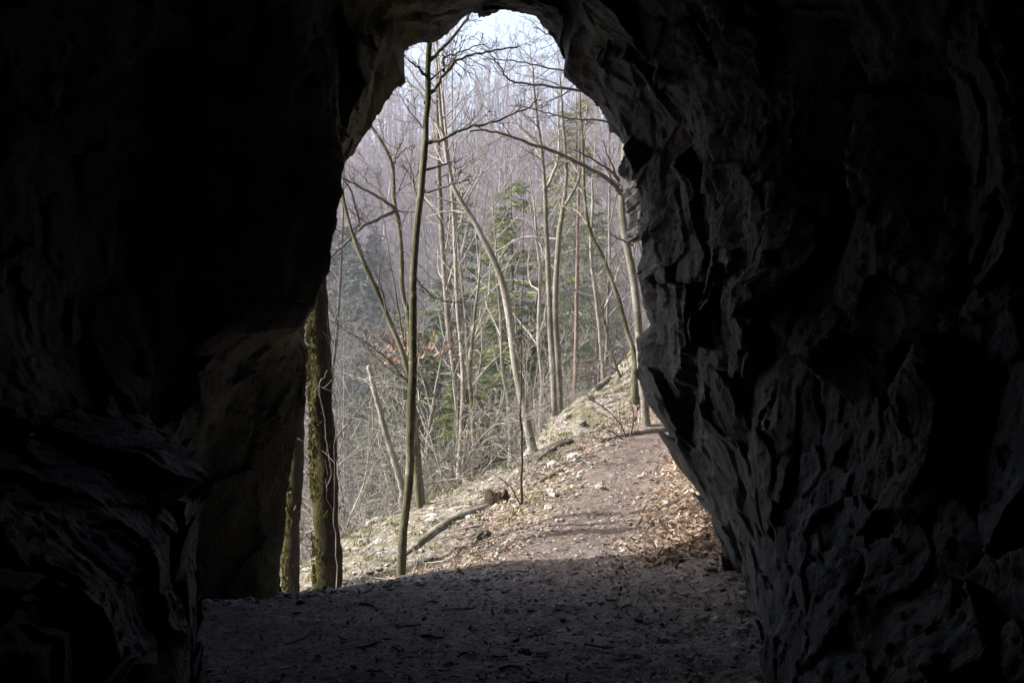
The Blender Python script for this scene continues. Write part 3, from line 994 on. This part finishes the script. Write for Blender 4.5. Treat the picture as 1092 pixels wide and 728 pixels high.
traced_tree('spreading_tree', 'bare tree with branches fanning left towards the rock edge', 'tree', 13.2,
            [(446, 545), (441, 470), (438, 420), (436, 342), (429, 308), (428, 270), (425, 235), (421, 220), (420, 195), (415, 165), (396, 135)], 7, 3,
            [(4, -1.2, [(421, 222), (400, 208), (384, 200), (361, 186), (345, 170)], 10),
             (5, -1.5, [(419, 225), (400, 235), (384, 244), (356, 272), (330, 290)], 10),
             (3, -0.5, [(384, 242), (375, 205), (365, 190), (355, 175)], 7),
             (3, 0.6, [(420, 225), (405, 205), (388, 190), (370, 170)], 8),
             (3, 0.6, [(418, 178), (425, 165), (440, 155)], 6),
             (2, 0.4, [(421, 225), (430, 226), (445, 226)], 3)],
            'bark_slim', 'twig', 16, 0.13, 19, start=0.45)
traced_tree('snapped_tree', 'broken-topped grey trunk leaning left on the lower slope', 'tree', 12.8,
            [(430, 522), (420, 490), (410, 455), (400, 420), (393, 390)], 8, 5, [(2, 0.2, [(398, 415), (388, 405), (372, 400)], 4)],
            'bark_pale', 'twig_pale', 4, 0.12, 20, flare=1.1, extra_top=False)
traced_tree('twin_trunk_tree', 'straight grey tree standing behind the broken tan stump', 'tree', 15.6,
            [(492, 497), (490, 470), (488, 431), (479, 354), (473, 277), (469, 210), (467, 150), (466, 110)], 8, 4, [], 'bark_grey', 'twig_pale', 22, 0.13, 21, start=0.4)
traced_tree('twin_trunk_tree', 'thinner tree touching the straight grey one by the tan stump', 'tree', 15.3,
            [(490, 490), (492, 455), (494, 411), (489, 340), (486, 277), (484, 240), (482, 200), (477, 160), (473, 110)], 6, 3, [], 'bark_pale', 'twig_pale', 22, 0.13, 22, start=0.4)
traced_tree('young_tree', 'thin forked young tree right of the tan stump', 'tree', 17.5,
            [(506, 478), (504, 440), (501, 400), (504, 360), (508, 320)], 6, 3, [(3, 0.2, [(503, 425), (510, 400), (514, 370), (512, 330)], 6)], 'bark_slim', 'twig_pale', 14, 0.2, 23)
traced_tree('young_tree', 'thin pair-stemmed young tree behind the leaning pale trunk', 'tree', 19.0,
            [(545, 466), (542, 430), (536, 390), (534, 340), (530, 290)], 6, 3, [(3, 0.2, [(540, 420), (546, 390), (550, 350), (548, 310)], 6)], 'bark_grey', 'twig_pale', 14, 0.2, 24)
traced_tree('young_tree', 'slim upright young tree on the crest between leaning and twin grey trees', 'tree', 19.5,
            [(576, 456), (578, 410), (574, 360), (576, 300), (572, 250)], 5, 3, [], 'bark_pale', 'twig_pale', 16, 0.18, 25)
traced_tree('young_tree', 'thin grey young tree behind the knoll left of the arching tree', 'tree', 19.5,
            [(643, 400), (640, 360), (636, 320), (630, 270), (632, 220)], 5, 3, [(2.5, 0.2, [(638, 340), (648, 310), (652, 270)], 5)], 'bark_pale', 'twig_pale', 16, 0.18, 26)

# mossy trunks by the left rock
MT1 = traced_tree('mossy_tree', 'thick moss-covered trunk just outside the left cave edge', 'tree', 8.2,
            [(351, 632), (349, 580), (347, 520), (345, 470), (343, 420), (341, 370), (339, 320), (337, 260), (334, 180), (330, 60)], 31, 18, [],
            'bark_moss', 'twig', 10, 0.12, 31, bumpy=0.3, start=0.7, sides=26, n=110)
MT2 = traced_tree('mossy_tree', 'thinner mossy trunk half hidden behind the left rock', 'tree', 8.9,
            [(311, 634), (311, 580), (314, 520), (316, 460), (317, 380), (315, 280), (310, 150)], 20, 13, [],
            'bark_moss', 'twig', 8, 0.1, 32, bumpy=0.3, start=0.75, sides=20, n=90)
def add_moss(tree, Yd, pts, w0, w1, n, size):
    b, r = resample([at(px, py, Yd) for px, py in pts], np.linspace(w0, w1, len(pts)) / 2 * Yd / F, 200)
    i = rng.integers(0, 199, n)
    a = math.pi + rng.normal(-0.25, 0.75, n)
    p = b[i] + np.stack([np.cos(a), np.sin(a), np.zeros(n)], 1) * r[i][:, None] * 1.04 + rng.normal(0, 0.006, (n, 3))
    keep = fbm(p * 6, 3, 5) > -0.12
    p = p[keep] - np.array(tree.location)
    leaf_batch(p, rng.uniform(0.5, 1.2, len(p)) * size, 1.6, rng.random(len(p)), M['moss'], 'moss', tree, kind=None)


for tr_, a_ in ((MT1, (8.2, [(351, 632), (347, 520), (343, 420), (339, 320), (337, 260)], 31, 22, 5200, 0.011)), (MT2, (8.9, [(311, 634), (314, 520), (317, 380), (315, 280)], 20, 15, 2600, 0.011))):
    add_moss(tr_, *a_)
# pale dead vine up the mossy trunk
vine = []
for pp in ([(360, 628), (356, 560), (357, 500), (358, 440), (355, 400), (357, 345), (354, 300)], [(349, 520), (353, 500), (351, 485), (348, 470), (346, 440), (340, 415), (348, 395)]):
    b, r = resample([at(px, py, 8.2 - 0.16) for px, py in pp], np.linspace(1.4, 0.8, len(pp)) / 2 * 8 / F, 36)
    vine.append((b + rng.normal(0, 0.006, b.shape), r, 5))
sub_branches(vine[0][0], vine[0][1], 9, 0.2, np.random.default_rng(3), 2, 3, vine, 0.2, (0.5, 1.1), 0.0, 0.002, (3, 3))
v, q_ = tubes(vine)
tag(mesh_np('dead_vine', v, q_, M['twig_shrub']), 'pale bare vine climbing the thick mossy trunk', 'vine')

# beech sapling with withered leaves
bs = traced_tree('beech_sapling', 'slim sapling keeping its withered orange-brown leaves', 'sapling', 12.4,
                 [(452, 545), (447, 480), (441, 420), (434, 385), (428, 350)], 4, 2,
                 [(2, 0.4, [(440, 415), (425, 400), (408, 385), (395, 378)], 10), (2, -0.3, [(438, 400), (455, 390), (475, 375), (492, 362)], 10), (2, 0, [(434, 385), (420, 370), (408, 360)], 8)],
                 'bark_slim', 'twig', 8, 0.2, 33)
c = []
for k in range(230):
    if rng.random() < 0.72:
        px, py = rng.normal(424, 14), rng.normal(372, 12)
    else:
        px, py = rng.uniform(445, 492), rng.normal(370, 9)
    c.append(at(px, py, 12.4 + rng.normal(0, 0.35)))
c = np.array(c) - np.array(bs.location)
leaf_batch(c, rng.uniform(0.014, 0.025, len(c)), 1.0, rng.random(len(c)), M['leaf_beech'], 'leaves', bs, kind=None)
kb = traced_tree('beech_sapling', 'low withered-leaved sapling on the knoll by the right rock', 'sapling', 16.4,
                 [(662, 402), (655, 385), (650, 365)], 3, 2, [(2, 0.2, [(658, 395), (640, 385), (625, 382)], 8), (2, -0.2, [(656, 390), (668, 380), (676, 376)], 8)], 'bark_slim', 'twig', 6, 0.4, 34)
c = np.array([at(rng.uniform(618, 680), rng.normal(388, 8), 16.4 + rng.normal(0, 0.3)) for k in range(90)]) - np.array(kb.location)
leaf_batch(c, rng.uniform(0.014, 0.025, len(c)), 1.0, rng.random(len(c)) * 0.8, M['leaf_beech'], 'leaves', kb, kind=None)

# sapling on the slope beside the stump
traced_tree('bare_sapling', 'thin straight bare sapling rising beside the dark stump', 'sapling', 9.9,
            [(557, 556), (556, 520), (557, 480), (555, 440), (556, 405)], 4, 1.5,
            [(2, 0.1, [(557, 500), (549, 490), (540, 478)], 2), (2, -0.1, [(556, 540), (545, 520), (532, 508)], 2)], 'bark_dark', 'twig', 5, 0.12, 35, rmin=0.002)


# ------------------------------------------------------------------ logs, stumps
def log(name, label, pts, w, mat, seed, branches=(), sink=0.6, cat='log'):
    """pts: list of (px,py,Y); laid on the ground"""
    P_, r_ = [], []
    for k, (px, py, yy) in enumerate(pts):
        x = (px - 546) / F * yy
        rr = 0.9 * w / 2 * yy / F * (1 - 0.35 * k / (len(pts) - 1))
        P_.append(np.array([x, yy, gz(x, yy) + rr * (1 - sink)]))
        r_.append(rr)
    loc = P_[0].copy()
    b, r = resample(P_, r_, 40)
    root = empty(name, loc)
    v, q = tubes([(b - loc, r, 14, (0.3, 6.0, seed))])
    mesh_np('trunk', v, q, M[mat], root)
    br = []
    rg = np.random.default_rng(seed)
    for pp in branches:
        bp = [at(*p_) for p_ in pp]
        bb, r2 = resample(bp, np.linspace(0.012, 0.004, len(bp)), 14)
        br.append((bb - loc, r2, 5))
        sub_branches(bb - loc, r2, 8, 0.4, rg, 2, 3, br, 0.2, (0.4, 0.9), 0.05, 0.003, (4, 3))
    if br:
        v, q = tubes(br)
        mesh_np('branch', v, q, M['twig'], root)
    return tag(root, label, cat)


log('fallen_log', 'long weathered log lying diagonally down the slope below the dark stump', [(528, 545, 10.6), (495, 565, 10.1), (465, 587, 9.6), (425, 612, 9.2)], 13, 'log', 51)
log('fallen_log', 'fallen branch lying across the far end of the path', [(716, 460, 14.0), (690, 465, 13.8), (665, 470, 13.6), (640, 479, 13.3)], 9, 'log', 52,
    [[(668, 466, 13.3), (660, 450, 13.2), (645, 435, 13.1), (628, 425, 13.0)], [(672, 466, 13.4), (676, 445, 13.4), (672, 428, 13.4)], [(664, 468, 13.2), (648, 458, 13.0), (632, 455, 12.9)]])
log('fallen_log', 'short dark log on the crest above the leaning tree foot', [(610, 470, 14.2), (595, 478, 14.0), (575, 500, 13.4)], 7, 'bark_dark', 53)
log('fallen_log', 'thin log lying up the slope towards the knoll', [(650, 405, 16.6), (630, 425, 16.2), (605, 450, 15.4)], 8, 'log', 54)
log('fallen_log', 'grey log on the lower left edge of the slope', [(437, 520, 12.6), (418, 533, 12.4), (392, 548, 12.0)], 9, 'log', 55)
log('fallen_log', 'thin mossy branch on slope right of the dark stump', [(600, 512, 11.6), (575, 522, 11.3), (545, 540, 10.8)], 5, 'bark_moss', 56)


def stump(name, label, px, py, yy, w, h, mat_side, mat_in, seed, jag):
    x = (px - 546) / F * yy
    loc = np.array([x, yy, gz(x, yy)])
    k, n = 40, 16
    a = np.arange(k) * 2 * math.pi / k
    rg = np.random.default_rng(seed)
    r0 = w / 2 * yy / F
    H = h * yy / F
    top = H * (1 - jag * (0.5 + 0.5 * fbm(np.stack([np.cos(a) * 1.3, np.sin(a) * 1.3, np.full(k, seed)], 1), 3, seed) + 0.16 * rg.random(k)))
    V = []
    for i in range(n):
        t = i / (n - 1)
        z = -0.1 + t * (top + 0.1)
        rr = r0 * (1.0 + 0.6 * (1 - t) ** 2) * (1 + 0.18 * fbm(np.stack([np.cos(a) * 2.2, np.sin(a) * 2.2, z * 4], 1), 3, seed + 2))
        V.append(np.stack([rr * np.cos(a), rr * np.sin(a), z], 1))
    outer = np.array(V)
    inn = []
    for i in range(6):
        t = i / 5
        z = top - t * H * 0.5
        rr = np.linalg.norm(outer[-1][:, :2], axis=1) * (0.82 - 0.75 * t)
        inn.append(np.stack([rr * np.cos(a), rr * np.sin(a), z], 1))
    root = empty(name, loc)
    def grid(rows):
        m = len(rows)
        i = np.arange(m - 1)[:, None] * k
        j = np.arange(k)[None, :]
        return np.concatenate(rows), np.stack([i + j, i + (j + 1) % k, i + k + (j + 1) % k, i + k + j], -1).reshape(-1, 4)
    v, q = grid(list(outer))
    mesh_np('trunk', v, q, M[mat_side], root)
    v, q = grid([outer[-1]] + inn)
    mesh_np('broken_core', v, q, M[mat_in], root)
    return tag(root, label, 'stump')


stump('tree_stump', 'dark rotten stump with a jagged top on the slope', 531, 552, 10.6, 27, 31, 'wood_rot', 'wood_rot', 70, 0.85)
stump('tree_stump', 'tall splintered tan stump at the crest beside the twin trunks', 498, 494, 15.2, 9, 48, 'wood_broken', 'wood_broken', 62, 0.5)


# ------------------------------------------------------------------ conifers
def conifer(name, label, x, y, H, mat, seed, width=0.2, dens=1.0, base=None, group=None, spray=0.16):
    rg = np.random.default_rng(seed)
    z0 = gz(x, y) if base is None else base
    tp = wander((0, 0, -0.3), (0, 0, 1), H + 0.3, 12, 0.012, 0.05, rg)
    tr = np.linspace(H * 0.013, 0.01, 12)
    br, C, D, S = [], [], [], []
    nb_ = int(150 * dens)
    for k in range(nb_):
        t = 0.12 + 0.86 * (k + rg.random()) / nb_
        L = H * width * (1.05 - t) * rg.uniform(0.65, 1.15) + 0.15
        a = rg.uniform(0, 6.28)
        p = np.array([np.interp(t * H, tp[:, 2], tp[:, 0]), np.interp(t * H, tp[:, 2], tp[:, 1]), t * H])
        d = np.array([math.cos(a), math.sin(a), 0.25 * (t - 0.3)])
        bp = wander(p, d, L, 5, 0.08, -0.05, rg)
        br.append((bp, np.linspace(0.018, 0.005, 5), 4))
        m = int(75 * L / (H * width) * 1.3) + 8
        tt = rg.random(m) ** 0.75
        i = np.clip((tt * 4).astype(int), 0, 3)
        f = (tt * 4 - i)[:, None]
        c = bp[i] * (1 - f) + bp[i + 1] * f
        side = np.cross(d, [0, 0, 1])
        off = rg.normal(0, 1, m)[:, None] * side[None] * (0.16 * L * (1 - tt * 0.6))[:, None]
        c = c + off + rg.normal(0, 0.04, (m, 3))
        dd = bp[i + 1] - bp[i]
        dd = dd / np.linalg.norm(dd, axis=1)[:, None] + 0.8 * off / (np.linalg.norm(off, axis=1)[:, None] + 1e-6) + np.array([0, 0, -0.35]) + rg.normal(0, 0.25, (m, 3))
        C.append(c)
        D.append(dd / np.linalg.norm(dd, axis=1)[:, None])
        S.append(rg.uniform(0.6, 1.3, m) * spray)
    C, D, S = np.concatenate(C), np.concatenate(D), np.concatenate(S)
    n = len(C)
    w = np.cross(D, rg.normal(0, 1, (n, 3)))
    w /= np.linalg.norm(w, axis=1)[:, None]
    w *= (S * 0.22)[:, None]
    tip = C + D * S[:, None]
    V = np.stack([C - w * 0.6, C + w * 0.6, tip + w * 0.25, tip - w * 0.25], 1).reshape(-1, 3)
    Q = np.arange(n * 4).reshape(-1, 4)
    root = empty(name, (x, y, z0))
    v, q = tubes([(tp, tr, 8)])
    mesh_np('trunk', v, q, M['bark_dark'], root)
    cr_ = mesh_np('crown', V, Q, M[mat], root, smooth=False, attrs={'rnd': ('POINT', np.repeat(rg.random(n), 4))})
    v, q = tubes(br)
    mesh_np('branch', v, q, M['bark_dark'], cr_)
    return tag(root, label, 'conifer', group)


def px_x(px, y):
    return (px - 546) / F * y


def top_h(x, y, py_top):
    return CAMZ - (py_top - 364) / F * y - gz(x, y)


CON = [
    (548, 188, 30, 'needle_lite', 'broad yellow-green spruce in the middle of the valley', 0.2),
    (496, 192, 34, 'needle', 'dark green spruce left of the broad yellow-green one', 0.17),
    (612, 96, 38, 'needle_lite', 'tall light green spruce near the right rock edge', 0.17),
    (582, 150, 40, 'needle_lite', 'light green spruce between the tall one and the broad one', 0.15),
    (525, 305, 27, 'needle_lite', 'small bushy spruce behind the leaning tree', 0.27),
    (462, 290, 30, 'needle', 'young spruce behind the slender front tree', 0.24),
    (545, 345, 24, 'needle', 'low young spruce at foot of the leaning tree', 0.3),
    (372, 235, 60, 'needle_shade', 'shaded bluish spruce low at the left rock edge', 0.2),
    (400, 245, 66, 'needle_shade', 'second shaded bluish spruce beside the fanning branches', 0.2),
    (352, 240, 56, 'needle_shade', 'shaded spruce partly cut off by the left rock', 0.2),
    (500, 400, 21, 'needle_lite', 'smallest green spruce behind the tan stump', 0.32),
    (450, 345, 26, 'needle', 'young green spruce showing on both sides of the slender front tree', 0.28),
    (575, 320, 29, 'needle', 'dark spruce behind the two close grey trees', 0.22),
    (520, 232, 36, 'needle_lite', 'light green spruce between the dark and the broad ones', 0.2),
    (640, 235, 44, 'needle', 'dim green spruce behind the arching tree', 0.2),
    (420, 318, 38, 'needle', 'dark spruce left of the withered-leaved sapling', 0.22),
    (388, 262, 50, 'needle_shade', 'bluish spruce in front of the other shaded ones', 0.24),
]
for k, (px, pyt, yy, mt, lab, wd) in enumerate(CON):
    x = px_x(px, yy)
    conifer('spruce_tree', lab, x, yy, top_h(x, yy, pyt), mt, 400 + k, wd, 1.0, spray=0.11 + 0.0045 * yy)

# ------------------------------------------------------------------ the bare wood across the valley
protos = []
spec = [(1, 15, 0.075), (2, 17, 0.085), (3, 12, 0.055), (4, 14, 0.065), (5, 16, 0.08), (6, 9, 0.045)]
for s_, H_, r_ in spec:
    t_, c_ = proto_tree(500 + s_, H_, r_, 0.08, 21, (6, 5), 3, 0.006, 0.2)
    o = make_tree('bare_tree', (0, 0, 0), t_, c_, M['bark_mid'], M['twig_mid'])
    protos.append(o)
shp = []
for s_ in range(4):
    rg = np.random.default_rng(600 + s_)
    ch_ = []
    for k in range(9):
        a = rg.uniform(0, 6.28)
        bp = wander((rg.normal(0, 0.12), rg.normal(0, 0.12), -0.1), (math.cos(a) * 0.7, math.sin(a) * 0.7, 1), rg.uniform(1.2, 3.0), 9, 0.2, -0.02, rg)
        br_ = np.linspace(0.012, 0.004, 9)
        ch_.append((bp, br_, 4))
        sub_branches(bp, br_, 11, 0.45, rg, 2, 3, ch_, 0.15, (0.4, 1.1), 0.02, 0.0038, (6, 6), 3, 0.2)
    v, q_ = tubes(ch_)
    o = mesh_np('bare_shrub', v, q_, M['twig_shrub'])
    shp.append(o)

rw = np.random.default_rng(77)
used = set()
mid = []
tries = 0
while len(mid) < 230 and tries < 20000:
    tries += 1
    y = 19 + 47 * rw.random() ** 0.8
    half = 0.24 * y + 4
    x = rw.uniform(-half, half) - 0.02 * y
    if y < 22 and x > -1:
        continue
    pxx = 546 + F * x / y
    if any(abs(pxx - c_[0]) < 26 and y < c_[2] + 1 for c_ in CON if c_[0] > 440) and rw.random() < 0.75:
        continue
    if any((x - a) ** 2 + (y - b) ** 2 < 1.1 for a, b in mid):
        continue
    mid.append((x, y))
for i, (x, y) in enumerate(mid):
    k = rw.integers(len(protos))
    if k in used:
        o = copy_tree(protos[k])
    else:
        o = protos[k]
        used.add(k)
    s = rw.uniform(0.6, 1.1)
    o.location = (x, y, gz(x, y))
    o.rotation_euler = (rw.normal(0, 0.06), rw.normal(0, 0.06), rw.uniform(0, 6.28))
    o.scale = (s, s, s)
    tag(o, 'bare grey deciduous tree in the wood across the valley', 'tree', 'bare trees across the valley')
n_s = 0
used = set()
tries = 0
while n_s < 190 and tries < 5000:
    tries += 1
    y = 12 + 26 * rw.random()
    half = 0.24 * y + 2.5
    x = rw.uniform(-half, half * 0.6)
    # only beyond the crest
    d = np.array([4.5, 6.4])
    nr_ = np.array([-d[1], d[0]]) / np.linalg.norm(d)
    dist = (x + 1.9) * nr_[0] + (y - 11.2) * nr_[1]
    if dist < 0.7:
        continue
    k = rw.integers(4)
    o = shp[k] if k not in used else shp[k].copy()
    if k in used:
        COL.objects.link(o)
    used.add(k)
    s = rw.uniform(0.6, 1.35)
    o.location = (x, y, gz(x, y))
    o.rotation_euler = (0, 0, rw.uniform(0, 6.28))
    o.scale = (s, s, s)
    tag(o, 'bare pale-twigged shrub on the valley slope below the path', 'shrub', 'bare shrubs below the path')
    n_s += 1

# farther up: one mass
fp = []
for s_ in range(7):
    rg = np.random.default_rng(700 + s_)
    if s_ < 4:
        t_, c_ = proto_tree(700 + s_, rg.uniform(7, 12), rg.uniform(0.05, 0.09), 0.1, 17, (6, 4), 3, 0.013, 0.12, 0.3, 5)
    else:
        t_, c_ = proto_tree(700 + s_, rg.uniform(13, 19), rg.uniform(0.12, 0.17), 0.03, 13, (5, 4), 3, 0.016, 0.4, 0.2, 5)
    t_ = [(a[::2], b[::2], 5) for a, b, c in t_]
    c2 = []
    for a, b, c in c_:
        if len(a) == 3:
            c2.append((a[[0, 2]], b[[0, 2]], 3))
        else:
            c2.append((a[::2] if len(a) == 5 else a, b[::2] if len(b) == 5 else b, 3))
    fp.append(tubes(t_ + c2, False))
V, Q, base = [], [], 0
nf = 0
while nf < 1150:
    y = 64 + 75 * rw.random() ** 0.9
    half = 0.24 * y + 6
    x = rw.uniform(-half, half) - 0.02 * y
    pv, pq = fp[rw.integers(4) if rw.random() > (0.12 if y < 96 else 0.75) else 4 + rw.integers(3)]
    s = rw.uniform(0.65, 1.15) * (1 - 0.35 * min(max((y - 100) / 15, 0), 1))
    if y > 108 and rw.random() < 0.45:
        nf += 1
        continue
    v = rotz(pv, rw.uniform(0, 6.28)) * s
    V.append((v + np.array([x, y, 0])).astype(np.float32))
    Q.append((pq + base).astype(np.int32))
    V[-1][:, 2] += gz(x, y)
    base += len(v)
    nf += 1
tag(mesh_np('forest', np.concatenate(V), np.concatenate(Q), M['twig_far']), kind='stuff')

# ------------------------------------------------------------------ haze
hm = bpy.data.materials.new('pale_haze')
hm.use_nodes = True
nt = hm.node_tree
for n in list(nt.nodes):
    if n.type == 'BSDF_PRINCIPLED':
        nt.nodes.remove(n)
pv_ = nt.nodes.new('ShaderNodeVolumePrincipled')
pv_.inputs['Color'].default_value = (0.8, 0.86, 1.0, 1)
pv_.inputs['Density'].default_value = 0.0024
pv_.inputs['Anisotropy'].default_value = 0.2
nt.links.new(pv_.outputs[0], nt.nodes['Material Output'].inputs['Volume'])
x0, x1, y0, y1, z0, z1 = -96, 97, -14, 222, -21, 62
hv = [(x, y, z) for x in (x0, x1) for y in (y0, y1) for z in (z0, z1)]
hq = [(0, 1, 3, 2), (4, 6, 7, 5), (0, 4, 5, 1), (2, 3, 7, 6), (0, 2, 6, 4), (1, 5, 7, 3)]
hz = mesh_np('haze', hv, hq, hm, smooth=False)
tag(hz, kind='stuff')

# ------------------------------------------------------------------ light
SUN_EL, SUN_FRONT = R(38), R(-3)        # the sun stands to the left, a touch behind the cliff line
S = Vector((-math.cos(SUN_EL) * math.cos(SUN_FRONT), math.cos(SUN_EL) * math.sin(SUN_FRONT), math.sin(SUN_EL)))
sd = bpy.data.lights.new('sun', 'SUN')
sd.energy = 3.2
sd.angle = R(0.5)
sd.color = (1, 0.95, 0.88)
so = bpy.data.objects.new('sun', sd)
so.rotation_euler = S.to_track_quat('Z', 'Y').to_euler()
so.location = S * 60
COL.objects.link(so)
w = bpy.data.worlds.new('World')
sc.world = w
w.use_nodes = True
nt = w.node_tree
sky = nt.nodes.new('ShaderNodeTexSky')
sky.sky_type = 'NISHITA'
sky.sun_disc = False
sky.sun_elevation = SUN_EL
sky.sun_rotation = math.atan2(S.x, S.y)
sky.dust_density = 5.0
sky.ozone_density = 0.5
nt.links.new(sky.outputs[0], nt.nodes['Background'].inputs['Color'])
nt.nodes['Background'].inputs['Strength'].default_value = 0.15

# ------------------------------------------------------------------ camera
cd = bpy.data.cameras.new('camera')
cd.sensor_width = 36
cd.lens = 36 * F / 1092
cd.clip_end = 1500
cd.clip_start = 0.05
co = bpy.data.objects.new('camera', cd)
co.location = (0, 0, CAMZ)
co.rotation_euler = (R(90), 0, 0)
COL.objects.link(co)
sc.camera = co
sc.view_settings.view_transform = 'Standard'
sc.view_settings.look = 'None'
sc.view_settings.exposure = 1.55
sc.cycles.use_denoising = True
sc.cycles.denoiser = 'OPENIMAGEDENOISE'
sc.cycles.denoising_input_passes = 'RGB_ALBEDO_NORMAL'
sc.cycles.denoising_prefilter = 'ACCURATE'
sc.cycles.use_adaptive_sampling = False
sc.cycles.max_bounces = 6
sc.cycles.diffuse_bounces = 4
sc.cycles.volume_bounces = 0
sc.cycles.sample_clamp_indirect = 4
